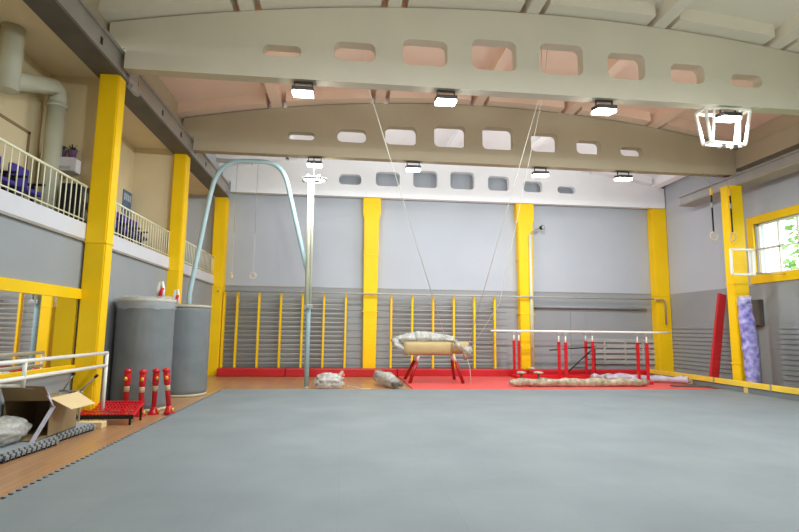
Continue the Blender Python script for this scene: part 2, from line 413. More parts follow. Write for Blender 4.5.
# ------------------------------------------------------------------ ceiling floodlights
rows = [('B', 13.65, (-.93, 1.78, 5.45, 7.95)), ('A', 9.35, (-.9, 1.85, 5.1, 7.8)), ('n', 5.05, (-.9, 1.85, 5.1, 7.8))]  # last row is added out of view to light the near hall
pos = ['leftmost', 'second from left', 'third from left', 'rightmost']
def lamp():
    t = thing('floodlight', '', 'ceiling light', (0, 0, 0), 0, 'square ceiling floodlights')
    R = Matrix.Rotation(math.radians(10), 4, 'X')
    MB().box(-.2, .2, -.16, .16, -.04, .04, .015, Matrix.Translation((0, 0, -.16)) @ R).build('housing', 'lamp_housing', t)
    MB().box(-.19, .19, -.15, .15, -.105, -.038, .005, Matrix.Translation((0, 0, -.16)) @ R).build('lens', 'lamp_glow', t)  # lens deepened so its shape stands in for the lamp's bloom
    mb = MB()
    for sx in (-.17, .17): mb.bar((sx, 0, -.16), (sx, 0, .0), .02, .03)
    mb.box(-.18, .18, -.03, .03, -.015, .0); mb.build('bracket', 'lamp_housing', t)
    return t
proto = None
for rn, y, xs in rows:
    for k, x in enumerate(xs):
        where = {'B': 'under the middle tan roof beam', 'A': 'under the nearest wide roof beam', 'n': 'added unseen under the roof beam above the camera', 'm': 'under the roof beam behind the camera'}[rn]
        lab = 'square floodlight %s, %s of four' % (where, pos[k])
        if proto is None: proto = lamp(); o = proto; o.location = (x, y, 6.25); o['label'] = lab
        else: o = dup(proto, (x, y, 6.25), label=lab)
        ld = bpy.data.lights.new('flood', 'AREA'); ld.shape = 'RECTANGLE'; ld.size = .3; ld.size_y = .24; ld.energy = LAMP_W*(.62 if rn == 'B' else 1); ld.color = (.90, .97, 1)
        lo = bpy.data.objects.new('flood_light', ld); C.objects.link(lo); lo.location = (x, y, 6.25-.30); lo.rotation_euler = (math.radians(12), 0, 0)
        pd = bpy.data.lights.new('added_fill', 'SPOT'); pd.energy = FILL_W*{'B': 2.5, 'A': 1.15, 'n': 1.25}[rn]; pd.shadow_soft_size = .12; pd.color = (.90, .97, 1)  # added spot with no fixture of its own, brightens next beam and ceiling
        pd.spot_size = math.radians(166); pd.spot_blend = .5
        po = bpy.data.objects.new('added_fill', pd); C.objects.link(po); po.location = (x, y+.2, 6.25-.3); po.rotation_euler = (math.radians(100), 0, 0)

# ------------------------------------------------------------------ large floor covering
poly = [(-3.1, YF+.05), (11.6, YF+.05), (11.6, 13.72), (-3.02, 13.72)]
y = 13.6; k = 0
while y > 1.0:
    poly += [(-3.02-.012, y), (-3.02-.012, y-.05), (-3.02-.075, y-.045), (-3.02-.075, y-.1)]; y -= .11
o = MB().prism(poly, .002, .035).build('floor_mat', 'floor_foam')
tag(o, 'huge grey interlocking foam mat covering the gym floor', 'floor mat')
o = MB().box(1.85, 10.5, 13.8, 17.5, .002, .035, .008).build('landing_mat', 'red_mat')
tag(o, 'flat red carpet mat on the floor under the parallel bars', 'floor mat')
for (a, c, lab) in ((-4.15, -1.95, 'dark red padded block along the back wall, leftmost one below the wall bars'),
                    (-1.93, 1.8, 'dark red padded block along the back wall, in front of the left middle column'),
                    (1.82, 6.4, 'dark red padded block along the back wall, behind the wrapped gym horse'),
                    (6.42, 11.2, 'dark red padded block along the back wall, behind the parallel bars')):
    tag(MB().box(a, c, 17.55, 17.92, 0.002, .27, .03).build('crash_mat', 'red_vinyl'), lab, 'mat', 'red padded blocks along the back wall')

# ------------------------------------------------------------------ wall bars
def wall_bars(xs, label, off=0):
    t = thing('wall_bars', label, 'wall bars', (xs[0], 18.2, 0), 0, 'yellow wall bar ladders')
    for x in xs:
        x -= xs[0]
        mb = MB(); mb.box(x-.035, x+.035, -.2, -.06, .02, 2.82, .006); mb.build('upright', 'yellow', t)
    for k in range(15):
        z = .42+k*.155
        if k == 14: z = 2.62
        MB().tube([(0, -.12, z), (xs[-1]-xs[0], -.12, z)], .018, 8).build('rung', 'rung', t)
    for x in xs[1::2]:
        MB().box(x-xs[0]-.045, x-xs[0]+.045, -.06, .135, 2.4, 2.46).build('wall_bracket', 'steel', t)
    return t
wall_bars([-4.13, -3.69, -2.96, -2.22, -1.48, -.74, .02], 'yellow ladder of wall bars on the back wall, left of the column')
wall_bars([1.62, 2.37, 3.12, 3.87, 4.62, 5.37], 'yellow ladder of wall bars on the back wall behind the gym horse')
# heating pipes along the back wall
t = thing('heating_pipe', 'long grey heating pipe running along the whole back wall above wall bars', 'pipe', (XL, 17.85, 2.83))
MB().tube([(.45, 0, 0), (15.9, 0, 0)], .03, 10).build('upper_pipe', 'rung', t)
MB().tube([(15.9, 0, 0), (16.3, .0, -.02), (16.36, .0, -.1), (16.36, .0, -.95)], .03, 10).build('drop_pipe', 'steel', t)
for x in (.2, 5.47, 11.2, 16.1): MB().bar((x, 0, 0), (x, .16, 0), .04, .04).build('bracket', 'steel', t)
t = thing('heating_pipe', 'thick grey pipe on the back wall passing right of the pale pole', 'pipe', (6.9, 18.22, 2.5))
MB().tube([(0, 0, -.0), (1.8, 0, -.0), (2.0, 0, .0), (4.4, 0, -.02)], .05, 10).build('pipe', 'wall_grey', t)
for x in (1.0, 3.4): MB().bar((x, 0, 0), (x, .12, 0), .04, .04).build('bracket', 'wall_grey', t)

# ------------------------------------------------------------------ balcony railings, seats and things
def railing(y0, y1, label):
    t = thing('railing', label, 'railing', (XL+.0, y0, ZG+.32), 0, 'cream balcony railings'); L = y1-y0
    MB().tube([(0, 0, .64), (0, L, .64)], .022, 8).build('handrail', 'cream_enamel', t)
    MB().tube([(0, 0, .06), (0, L, .06)], .012, 6).build('bottom_rail', 'cream_enamel', t)
    n = int(L/.15)
    for k in range(n+1):
        y = .03+k*(L-.06)/n
        MB().tube([(0, y, 0), (0, y, .64)], .009, 6).build('baluster', 'cream_enamel', t)
railing(5.3, 9.18, 'cream metal balcony railing left of the nearest yellow column')
railing(9.72, 13.43, 'cream metal balcony railing between the first and second left columns')
railing(13.97, 17.93, 'cream metal balcony railing in the farthest left bay')
FB = ZG+.32
def seat_proto():
    t = thing('auditorium_chair', '', 'chair', (0, 0, 0), 0, 'purple chairs on the balcony')
    MB().box(-.2, .2, -.22, .22, .36, .43, .03).build('seat', 'purple_seat', t)
    MB().box(-.2, .0, -.22, .22, .42, .82, .03, Matrix.Translation((-.05, 0, 0)) @ Matrix.Scale(.35, 4, (1, 0, 0))).build('backrest', 'purple_seat', t)
    for s in (-1, 1):
        mb = MB(); mb.box(-.18, .18, s*.235-.015, s*.235+.015, .0, .05); mb.box(-.04, .04, s*.235-.015, s*.235+.015, .04, .58); mb.box(-.15, .2, s*.235-.02, s*.235+.02, .56, .6, .008); mb.build('armrest', 'black', t)
    return t
sp = seat_proto(); sp.location = (-5.28, 7.3, FB)
sp['label'] = 'purple auditorium chair on the balcony near the left picture edge'
dup(sp, (-5.28, 8.0, FB), label='purple chair behind the near balcony railing at the left picture edge')
dup(sp, (-5.28, 8.7, FB), label='purple chair behind the near balcony railing, closest to the white duct')
nm = ['nearest', 'second', 'third', 'fourth', 'fifth', 'farthest']
for k in range(6): dup(sp, (-5.15, 10.3+k*.53, FB), label='purple chair in the balcony row between the first two left columns, %s of six' % nm[k])
dup(sp, (-5.3, 14.9, FB), label='purple chair in the farthest balcony bay, nearer of two')
dup(sp, (-5.3, 16.0, FB), label='purple chair in the farthest balcony bay, farther of two')
# white duct
t = thing('ventilation_duct', 'white round ventilation duct rising on the balcony beside the door', 'duct', (-5.30, 9.45, FB))
MB().tube([(0, 0, 0), (0, 0, 2.25)], .145, 18).build('riser', 'duct_cream', t)
MB().tube([(0, 0, 2.2), (0, 0, 2.36), (-.01, -.03, 2.46), (-.03, -.12, 2.50), (-.03, -.9, 2.20), (-.03, -1.3, 2.03)], .15, 18).build('elbow', 'duct_cream', t)
MB().tube([(0, 0, 2.16), (0, 0, 2.22)], .165, 18).build('collar', 'duct_cream', t)
MB().tube([(-.03, -1.3, 1.86), (-.03, -1.3, 2.9)], .16, 18).build('ceiling_connector', 'duct_cream', t)
# speaker
t = thing('loudspeaker', 'black loudspeaker cabinet standing on the balcony by the yellow column', 'loudspeaker', (-4.87, 9.5, FB))
MB().box(-.17, .17, -.17, .17, 0, .74, .012).build('cabinet', 'black', t)
MB().lathe((0, 0, 0), [(.1, 0), (.12, .01), (.05, .03)], 20).build('woofer', 'steel_dark', t).matrix_local = Matrix.Translation((.17, 0, .2)) @ Matrix.Rotation(PI/2, 4, 'Y')
MB().box(.165, .178, -.1, .1, .45, .62, .005).build('horn', 'steel_dark', t)
MB().box(-.15, .15, -.178, -.168, .03, .71).build('grille', 'black_matte', t)
# wall unit and flower pots
t = thing('wall_cabinet', 'small white wall unit on the balcony pier above the loudspeaker', 'cabinet', (-5.12, 9.58, 4.36))
MB().box(-.17, .2, -.14, .115, 0, .25, .01).build('body', 'slab_white', t); MB().box(-.13, .15, -.15, -.135, .03, .08).build('vent', 'rung', t)
for k, (x, lb) in enumerate(((-5.2, 'left'), (-5.02, 'right'))):
    t = thing('potted_plant', 'small dark potted plant on the white wall unit, %s of two' % lb, 'plant', (x, 9.56, 4.61), 0, 'pots on the wall unit')
    MB().lathe((0, 0, 0), [(.05, 0), (.075, .14), (.08, .15)], 14).build('pot', 'pot_purple', t)
    mb = MB()
    for q in range(26):
        a = random.uniform(0, 2*PI); e = random.uniform(.3, 1.3); L = random.uniform(.07, .15)
        d = Vector((math.cos(a)*math.cos(e), math.sin(a)*math.cos(e), math.sin(e)))*L
        mb.bar(Vector((0, 0, .13)), Vector((0, 0, .14))+d, .02, .004)
    mb.build('foliage', 'leaf_dark', t)
# balcony door, poster
o = struct(MB().box(-5.625, -5.59, 7.9, 9.2, FB, 4.92, .005).build('door_1', 'balcony_paint'))
mb = MB(); mb.box(-5.62, -5.58, 7.84, 7.9, FB, 4.97); mb.box(-5.62, -5.58, 9.2, 9.26, FB, 4.97); mb.box(-5.62, -5.58, 7.84, 9.26, 4.92, 4.97); mb.build('door_frame', 'trim_brown', o)
t = thing('poster', 'blue poster on the balcony wall between the first two left columns', 'poster', (-5.61, 13.37, 4.42))
MB().box(-.008, .012, -.24, .24, 0, .6).build('sheet', 'poster_blue', t)
for k in range(4): MB().box(.0125, .016, -.2+k*.11, -.13+k*.11, .35, .52).build('picture', 'poster_light', t)

# ------------------------------------------------------------------ mirror and barre on left wall
t = thing('wall_mirror', 'long wall mirror in a yellow frame on the left wall', 'mirror', (XL, 3.0, .85))
MB().box(0, .02, 0, 6.19, .1, 1.22).build('glass', 'mirror', t)
mb = MB(); mb.box(0, .06, 0, 6.2, 1.2, 1.37); mb.box(0, .06, 0, 6.2, 0, .1); mb.box(0, .06, -.1, 0, 0, 1.37); mb.build('frame', 'yellow', t)
for y in (2.0, 4.0): MB().box(.019, .024, y-.006, y+.006, .1, 1.2).build('seam', 'steel', t)
t = thing('ballet_barre', 'white double ballet barre on posts in front of the mirror', 'barre', (-4.0, 4.7, 0))
MB().tube([(0, 0, 1.15), (0, 4.55, 1.15)], .028, 10).build('upper_rail', 'white_enamel', t)
MB().tube([(0, 0, .94), (0, 4.55, .94)], .028, 10).build('lower_rail', 'white_enamel', t)
for y in (.0, 2.3, 4.55):
    mb = MB(); mb.tube([(0, y, 0 if y != 2.3 else .82), (0, y, 1.15)], .026, 10)
    if y == 2.3: mb.tube([(0, y, .84), (-.3, y, .84), (-.53, y, .7)], .02, 8)
    else: mb.lathe((0, y, 0), [(.07, 0), (.07, .015), (.03, .03)], 14)
    mb.build('post', 'white_enamel', t)

# ------------------------------------------------------------------ standing rolls
def roll(name, label, x, y, r, h, seed):
    t = thing(name, label, 'rolled mat', (x, y, 0), 0, 'standing rolled mats')
    n = 90; mb = MB(); rows_ = []
    for i in range(19):
        z = .02+h*i/18; ring = []
        for j in range(n):
            a = 2*PI*j/n; rr = r*(1+.018*noise.noise(Vector((math.cos(a)*1.3+seed, math.sin(a)*1.3, z*.8)))) + .004*noise.noise(Vector((a*8, z*3, seed)))
            if i in (0, 18): rr -= .015
            ring.append(mb.bm.verts.new((rr*math.cos(a), rr*math.sin(a), z)))
        rows_.append(ring)
    for i in range(18):
        for j in range(n):
            f = mb.bm.faces.new((rows_[i][j], rows_[i][(j+1) % n], rows_[i+1][(j+1) % n], rows_[i+1][j])); f.smooth = True
    mb.bm.faces.new(rows_[0][::-1]); mb.bm.faces.new(rows_[-1]); mb.build('roll', 'roll_grey', t)
    for z, nm_ in ((.0, 'bottom_edge'), (h-.02, 'top_edge')):
        mb = MB(); mb.lathe((0, 0, z), [(r*.99, 0), (r+.012, .01), (r+.012, .05), (r*.99, .06)], 64); mb.build(nm_, 'roll_edge', t)
    # spiral winding on top
    pts = []
    for i in range(260):
        a = i*.2; rr = r-.03-(r-.08)*i/260; pts.append((rr*math.cos(a), rr*math.sin(a), h+.045))
    mb = MB(); mb.tube(pts, .012, 5); mb.build('winding', 'roll_grey', t)
    return t
r1 = roll('rolled_mat', 'large grey rolled mat standing upright, left one wrapped in loose film', -3.955, 10.72, .525, 2.10, 1)
r2 = roll('rolled_mat', 'grey rolled mat standing upright, right one nearer the back wall', -3.83, 13.0, .5, 2.10, 5) if False else roll('rolled_mat', 'grey rolled mat standing upright, right one nearer the back wall', -3.80, 12.88, .53, 2.08, 5)
mb = MB()   # loose film around top of left roll
n = 80; rg = []
for i, (z, rr) in enumerate(((1.95, .548), (2.03, .556), (2.13, .56), (2.19, .50), (2.18, .38))):
    rg.append([mb.bm.verts.new(((rr+.03*noise.noise(Vector((math.cos(a)*3, math.sin(a)*3, i*.9))))*math.cos(a), (rr+.03*noise.noise(Vector((math.cos(a)*3, math.sin(a)*3, i*.9))))*math.sin(a), z+.05*noise.noise(Vector((math.cos(a)*4, math.sin(a)*4, i))))) for a in [2*PI*j/n for j in range(n)]])
for i in range(4):
    for j in range(n):
        f = mb.bm.faces.new((rg[i][j], rg[i][(j+1) % n], rg[i+1][(j+1) % n], rg[i+1][j])); f.smooth = True
mb.build('film', 'plastic_clear', r1)
for (x, y, z, lb) in ((-3.78, 10.9, 2.15, 'left'), (-4.05, 12.75, 2.12, 'right')):
    t = thing('strap_coil', 'small red and white strap bundle on top of the %s grey roll' % lb, 'strap', (x, y, z+.02), 0, 'strap bundles')
    MB().tube([(-.05, 0, .0), (-.05, .02, .2), (-.02, 0, .33), (.03, 0, .34), (.06, 0, .2), (.07, 0, 0)], .03, 8, amp=.01, fr=12).build('strap', 'white_enamel', t)
    MB().tube([(.0, -.03, .0), (.02, -.03, .13), (.06, -.03, .22)], .035, 8).build('red_wrap', 'red_paint', t)

# ------------------------------------------------------------------ rings frame of pale blue tube
t = thing('rings_frame', 'pale blue curved tube frame carrying two gymnastic rings, by the cream pole', 'gymnastic frame', (-2.7, 14.3, 0))
def arc_pts(a, b, c, n=8):
    a, b, c = Vector(a), Vector(b), Vector(c); return [(a*(1-u)**2+b*2*u*(1-u)+c*u*u) for u in [i/n for i in range(n+1)]]
pl = [(-1.47, 0, 0), (-1.5, 0, 2.5), (-1.12, 0, 5.2)] + arc_pts((-1.08, 0, 5.4), (-.96, 0, 6.22), (-.3, 0, 6.26)) + [(.2, 0, 6.27)] + arc_pts((.3, 0, 6.27), (.85, 0, 6.25), (1.0, 0, 5.6)) + [(1.57, 0, 3.35), (1.66, 0, 3.1), (1.68, 0, 2.8), (1.70, 0, 0)]
MB().tube(pl, .065, 12).build('tube_frame', 'pale_blue', t)
MB().box(-1.0, -.1, -.04, .04, 6.2, 6.3, .01).build('crossbeam_cover', 'rung', t)
for x in (-.62, -.02): MB().torus((x, 0, 6.2), .04, .01, 'X').build('eyelet', 'steel', t)
MB().lathe((1.70, 0, 0), [(.09, 0), (.09, .02), (.05, .05)], 16).build('foot', 'steel', t)
MB().lathe((-1.47, 0, 0), [(.09, 0), (.09, .02), (.05, .05)], 16).build('foot', 'steel', t)
for x, lb in ((-3.12, 'left'), (-2.55, 'right')):
    q = thing('gymnastic_ring', '%s thin hanging ring rope with white strap inside the pale blue frame' % lb, 'gymnastic ring', (x, 14.3, 0), 0, 'rings hanging in the blue frame')
    MB().tube([(0, 0, 6.21), (0, 0, 4.2)], .006, 6).build('cable', 'cable', q)
    MB().box(-.012, .012, -.004, .004, 3.1, 4.2).build('strap', 'rung', q)
    MB().torus((0, 0, 3.02), .08, .012, 'X' if lb == 'left' else 'Y').build('ring', 'wood_ring', q)
t = thing('climbing_pole', 'tall cream vertical pole hanging from a round ceiling plate', 'pole', (-1.06, 14.14, 0))
MB().tube([(.0, 0, 2.2), (-.02, 0, 5.75)], .055, 14).build('pole', 'cream_pole', t)
MB().tube([(.1, 0, 2.2), (.08, 0, 5.75)], .03, 10).build('side_pole', 'cream_pole', t)
MB().torus((.1, 0, 5.76), .33, .02, 'Z').build('ring_plate', 'steel_light', t)
MB().bar((-.22, 0, 5.76), (.42, 0, 5.76), .04, .03).build('cross_bar', 'steel_light', t)
for k in range(6):
    a = k*PI/3; MB().lathe((.1+.32*math.cos(a), .32*math.sin(a), 5.73), [(.03, 0), (.03, .08), (.02, .1)], 10).build('bolt', 'steel', t)
MB().bar((.1, 0, 5.8), (.1, -.45, 6.26), .02, .02).build('hanger', 'lamp_housing', t)
MB().box(-.06, .16, -.05, .05, 2.15, 2.25, .01).build('clamp', 'steel_light', t)

# ------------------------------------------------------------------ gym horse
t = thing('gym_horse', 'beige padded gym horse on four red splayed legs, on the red mat', 'gym horse', (2.72, 15.3, 0))
mb = MB()
def horse_section(mb, x0, x1, y, z0, z1, hw):
    rg = []
    for i in range(13):
        u = i/12; x = x0+(x1-x0)*u; e = 1-.0*abs(u-.5); end = .93 if i in (0, 12) else 1
        ring = []
        for j in range(20):
            a = 2*PI*j/20; cs, sn = math.cos(a), math.sin(a)
            px = (abs(cs)**.6)*(1 if cs > 0 else -1)*hw*end; pz = (abs(sn)**.6)*(1 if sn > 0 else -1)*(z1-z0)/2*end
            ring.append(mb.bm.verts.new((x, y+px, (z0+z1)/2+pz)))
        rg.append(ring)
    for i in range(12):
        for j in range(20):
            f = mb.bm.faces.new((rg[i][j], rg[i][(j+1) % 20], rg[i+1][(j+1) % 20], rg[i+1][j])); f.smooth = True
    mb.bm.faces.new(rg[0][::-1]); mb.bm.faces.new(rg[-1])
horse_section(mb, -.98, .45, -.1, .86, 1.26, .2); mb.build('body', 'horse_beige', t)
mb = MB(); horse_section(mb, .40, 1.02, .1, .90, 1.26, .2); mb.build('rear_body', 'horse_beige', t)
for sx, sy in ((-1, -1), (1, -1), (-1, 1), (1, 1)):
    a = Vector((sx*.52+.0, sy*.16, .86)); f = Vector((sx*.80+.02, -.1 if sy < 0 else 1.15, .045))
    mid = a.lerp(f, .22)
    g = MB().tube([mid, f], .052, 12).build('leg', 'leg_red', t)
    MB().tube([a, mid], .032, 10).build('leg_sleeve', 'white_enamel', g)
    MB().tube([f, f+Vector((0, 0, -.009))], .05, 10).build('foot', 'black', g)
o = thing('plastic_bundle', 'crumpled clear plastic sheeting draped on top of the gym horse', 'plastic wrap', (2.55, 15.3, 1.24))
MB().tube([(-1.02+1.75*i/24, .04*math.sin(i), .08+.07*math.sin(PI*i/24)+.0) for i in range(25)], [.07+.10*math.sin(PI*min(1, (i+1)/25)) for i in range(25)], 26, ell=(1.3, .95), amp=.03, fr=14).build('sheeting', 'plastic', o)
MB().tube([(-1.06, 0, .1), (-1.0, -.05, -.1), (-.8, -.18, -.2), (-.65, -.25, -.38)], [.1, .09, .07, .04], 12, amp=.05, fr=8, seed=3).build('left_tail', 'plastic', o)
o = thing('packing_scraps', 'knotted white packing straps and plastic hanging off the right end of the horse', 'packing material', (3.5, 14.98, .7))
MB().tube([(-.25, 0, .6), (-.2, -.05, .45), (-.02, -.08, .32), (.1, -.05, .2), (.06, 0, .05)], [.05, .07, .08, .11, .05], 14, amp=.06, fr=9, seed=5).build('knot', 'wrap_beige', o)
MB().tube([(-.24, -.08, .62), (-.05, -.12, .45), (.15, -.08, .28)], .018, 8).build('strap', 'plastic', o)
MB().lump((.12, -.02, .28), (.13, .12, .16), .3, 3, 3, 9).build('wad', 'plastic', o)
MB().tube([(.1, 0, .1), (.2, .02, -.2), (.22, -.02, -.66)], .008, 6).build('loose_cord', 'rope', o)

# ------------------------------------------------------------------ parallel bars
def parallel_bars(x, y, label):
    t = thing('parallel_bars', label, 'parallel bars', (x, y, 0), 0, 'parallel bars')
    for sy in (0, .5):
        MB().tube([(-.82+4.2*i/6, sy, 1.6) for i in range(7)], .026, 10, ell=(1, 1.25)).build('rail', 'white_enamel', t)
        for px in (0, 2.6):
            u = MB().box(px-.04, px+.04, sy-.04, sy+.04, .04, 1.28, .01).build('upright', 'red_paint', t)
            MB().tube([(px, sy, 1.2), (px, sy, 1.5)], .024, 10).build('telescopic_tube', 'white_enamel', u)
            MB().box(px-.06, px+.06, sy-.03, sy+.03, 1.47, 1.58, .01).build('rail_joint', 'steel_light', u)
            MB().tube([(px+.05, sy, 1.05), (px+.11, sy, 1.05)], .025, 8).build('lock_knob', 'steel', u)
    mb = MB(); mb.box(-.12, 2.72, -.09, .0, .04, .13, .01); mb.box(-.12, 2.72, .5, .59, .04, .13, .01); mb.box(-.12, .06, -.09, .59, .04, .12, .01); mb.box(2.54, 2.72, -.09, .59, .04, .12, .01)
    mb.build('base_frame', 'red_paint', t)
    return t
pb = parallel_bars(6.66, 15.0, 'parallel bars with white rails on red uprights, nearer set')
dup(pb, (5.84, 16.85, 0), label='parallel bars with red uprights, farther set, partly behind the nearer one')
t = thing('floor_stand', 'black slanted tube stand in front of the back wall behind the parallel bars', 'stand', (7.0, 17.3, 0))
MB().tube([(.1, .02, .95), (1.75, .02, 1.08)], .02, 8).build('upper_tube', 'black', t)
MB().tube([(.55, 0, .05), (1.75, 0, 1.08)], .025, 8).build('slanted_tube', 'black', t)
MB().tube([(1.72, 0, .04), (1.75, 0, 1.1)], .02, 8).build('upright', 'black', t)
MB().box(.3, 1.9, -.03, .03, .036, .06).build('base', 'black', t)

# ------------------------------------------------------------------ wrapped bundles on the floor
def bundle(name, label, pts, r, mt, cat='wrapped bundle', group=None, amp=.04, fr=4, ell=(1, 1), ends=True, seed=0):
    P = [Vector(p) for p in pts]; base = sum(P, Vector())/len(P); base.z = 0
    n = 26; q = []
    for i in range(n+1):
        u = i/n*(len(P)-1); k = min(int(u), len(P)-2); q.append(P[k].lerp(P[k+1], u-k)-base)
    rs = [r*(1 if .06 < i/n < .94 else .8) for i in range(n+1)]
    t = thing(name, label, cat, base, 0, group)
    MB().tube(q, rs, 20, ell=ell, amp=amp, fr=fr, seed=seed).build('wrapping', mt, t)
    if ends:
        for e, d in ((q[0], q[0]-q[1]), (q[-1], q[-1]-q[-2])):
            d = d.normalized(); MB().tube([e, e+d*.05], r*.55, 14).build('end_cap', 'steel', t)
    return t
bundle('wrapped_beam', 'long beige paper wrapped bundle lying along the far edge of the grey mat', [(4.72, 14.3, .15), (6.6, 14.32, .15), (8.85, 14.42, .15)], .115, 'wrap_beige', amp=.035, fr=5, seed=2)
t = thing('bundle_feet', 'two small metal feet sticking up from the left end of the beige bundle', 'metal part', (5.0, 14.3, .25))
for x in (.0, .5):
    MB().tube([(x, 0, 0), (x+.02, 0, .14)], .03, 10).build('stem', 'steel_dark', t); MB().lathe((x+.02, 0, .14), [(.04, 0), (.14, .02), (.13, .06), (.03, .08)], 16).build('foot', 'wrap_beige', t)
bundle('wrapped_tube', 'long shiny grey wrapped tube lying slanted, reaching toward the right wall', [(8.5, 16.12, .15), (9.5, 15.85, .15), (10.48, 14.85, .15)], .105, 'wrap_grey', group='grey wrapped tubes', seed=4)
bundle('wrapped_tube', 'short grey wrapped tube lying just behind the beige bundle', [(8.2, 16.48, .13), (9.1, 16.42, .13)], .09, 'wrap_grey', group='grey wrapped tubes', seed=6)
bundle('wrapped_tube', 'thin grey wrapped tube lying between beige bundle and long grey tube', [(8.0, 14.76, .13), (8.9, 14.70, .13)], .085, 'wrap_grey', group='grey wrapped tubes', seed=8)
bundle('purple_tube', 'small purple wrapped tube on the floor at the foot of the red leaning mat', [(10.75, 14.35, .1), (11.5, 14.0, .1)][::-1], .08, 'wrap_purple', seed=3, amp=.02) if False else None
t = thing('metal_fittings', 'dark metal fittings heap on the floor by the far right column', 'metal fittings', (10.3, 16.2, .0))
for k in range(6):
    a = random.uniform(0, 3); MB().tube([(random.uniform(-.3, .3), random.uniform(-.15, .15), .05), (random.uniform(-.3, .3), random.uniform(-.15, .15), .16)], .035, 8).build('fitting', 'black' if k % 2 else 'steel_light', t)
t = thing('floor_plank', 'dark flat plank lying on the floor beneath the end of the long grey tube', 'plank', (10.1, 14.3, 0))
MB().box(-.5, .55, -.12, .12, .036, .08, .01, Matrix.Rotation(-.2, 4, 'Z')).build('board', 'steel_dark', t)

# white plastic bundles in the middle
t = thing('plastic_bag', 'small white plastic bag with orange tip by the foot of the blue pole', 'plastic bag', (-.38, 14.1, 0))
MB().lump((0, 0, .2), (.38, .2, .22), .18, 2.5, 4, 3, flat=.005).build('bag', 'plastic', t)
MB().tube([(.2, 0, .25), (.3, 0, .38), (.36, .02, .47)], [.09, .07, .03], 12, amp=.03, fr=8).build('neck', 'wrap_beige', t)
MB().lump((.36, -.02, .36), (.06, .05, .05), .1, 2, 3, 1).build('orange_tip', 'red_mat', t)
t = thing('plastic_bundle', 'white film wrapped bundle lying on the floor left of the gym horse', 'wrapped bundle', (1.2, 14.5, 0))
MB().tube([(-.2, .7, .26), (-.1, .35, .24), (.05, 0, .2), (.22, -.45, .17)], [.16, .19, .2, .15], 20, amp=.05, fr=8, seed=2).build('wrapping', 'plastic', t)
MB().tube([(-.18, .68, .26), (.2, -.42, .16)], .1, 12).build('core', 'wrap_beige', t)
MB().tube([(.15, -.44, .13), (.22, -.62, .12)], .07, 12).build('core_tube', 'steel_dark', t)
MB().tube([(.30, -.44, .14), (.36, -.60, .12)], .05, 12).build('core_tube', 'steel_dark', t)
t = thing('skipping_rope', 'thin pale rope lying on the wooden floor right of the white bag', 'rope', (.35, 14.3, 0))
MB().tube([(-.35, .6, .02), (-.2, .3, .02), (.0, 0, .02), (.1, -.4, .02), (.35, -.55, .04)], .008, 6).build('strand', 'rope', t)

# ------------------------------------------------------------------ leaning mats and bench beam, right wall
t = thing('leaning_mat', 'tall narrow red folded mat leaning against the right wall', 'mat', (11.35, 14.75, 0))
a, b_ = Vector((-.25, -.1, .05)), Vector((.52, .25, 2.84)); mb = MB()
mb.bar(a+Vector((0, 0, 0)), b_, .26, .09, .02, (0, 1, 0)); mb.build('panel', 'red_vinyl', t)
mb = MB(); mb.bar(a+Vector((.1, .10, 0)), b_+Vector((.07, .10, -.03)), .26, .09, .02, (0, 1, 0)); mb.build('panel', 'red_vinyl', t)
t = thing('wrapped_roll', 'tall purple roll in shiny film leaning beside the right yellow column', 'rolled mat', (11.02, 13.02, 0))
n = 30; pts = [Vector((.02-.05*i/n+.03*math.sin(i*.15), .0, .02+2.58*i/n)) for i in range(n+1)]
MB().tube(pts, [.15+.04*math.sin(PI*i/n) if i > 1 else .14 for i in range(n+1)], 26, amp=.014, fr=5, seed=2).build('roll', 'wrap_purple', t)
MB().tube([p+Vector((0, 0, 0)) for p in pts[:4]], [.16, .175, .18, .185], 20, amp=.04, fr=9).build('film_foot', 'plastic_clear', t)
MB().tube([p for p in pts[-4:]]+[pts[-1]+Vector((0, 0, .05))], [.18, .175, .17, .165, .10], 20, amp=.04, fr=9, seed=8).build('film_top', 'plastic_clear', t)
t = thing('switch_box', 'grey electrical box on the right wall behind the purple roll', 'electrical box', (XR-.16, 14.0, 1.85))
MB().box(0, .16, -.28, .25, 0, .75, .012).build('box', 'steel_dark', t); MB().box(-.012, .0, -.26, .22, .03, .72, .004).build('door', 'steel_dark', t)
MB().tube([(.1, 0, 0), (.1, 0, -1.82)], .02, 8).build('conduit', 'wall_grey', t)
t = thing('low_beam', 'long low yellow timber beam on the floor along the right wall', 'timber beam', (10.72, 7.0, .036))
MB().box(-.05, .06, 0, 10.4, .15, .29, .01).build('beam', 'yellow_wood', t)
MB().box(-.02, .03, 0, 10.4, .0, .15).build('plinth', 'roll_grey', t)
for y in (.6, 3.4, 5.8, 8.0, 9.8): MB().box(-.03, .05, y, y+.14, 0.0, .15).build('runner', 'tan_yellow', t)
for y in (5.0, 7.0): MB().box(-.06, -.051, y, y+.05, .14, .30).build('strap', 'steel_light', t)

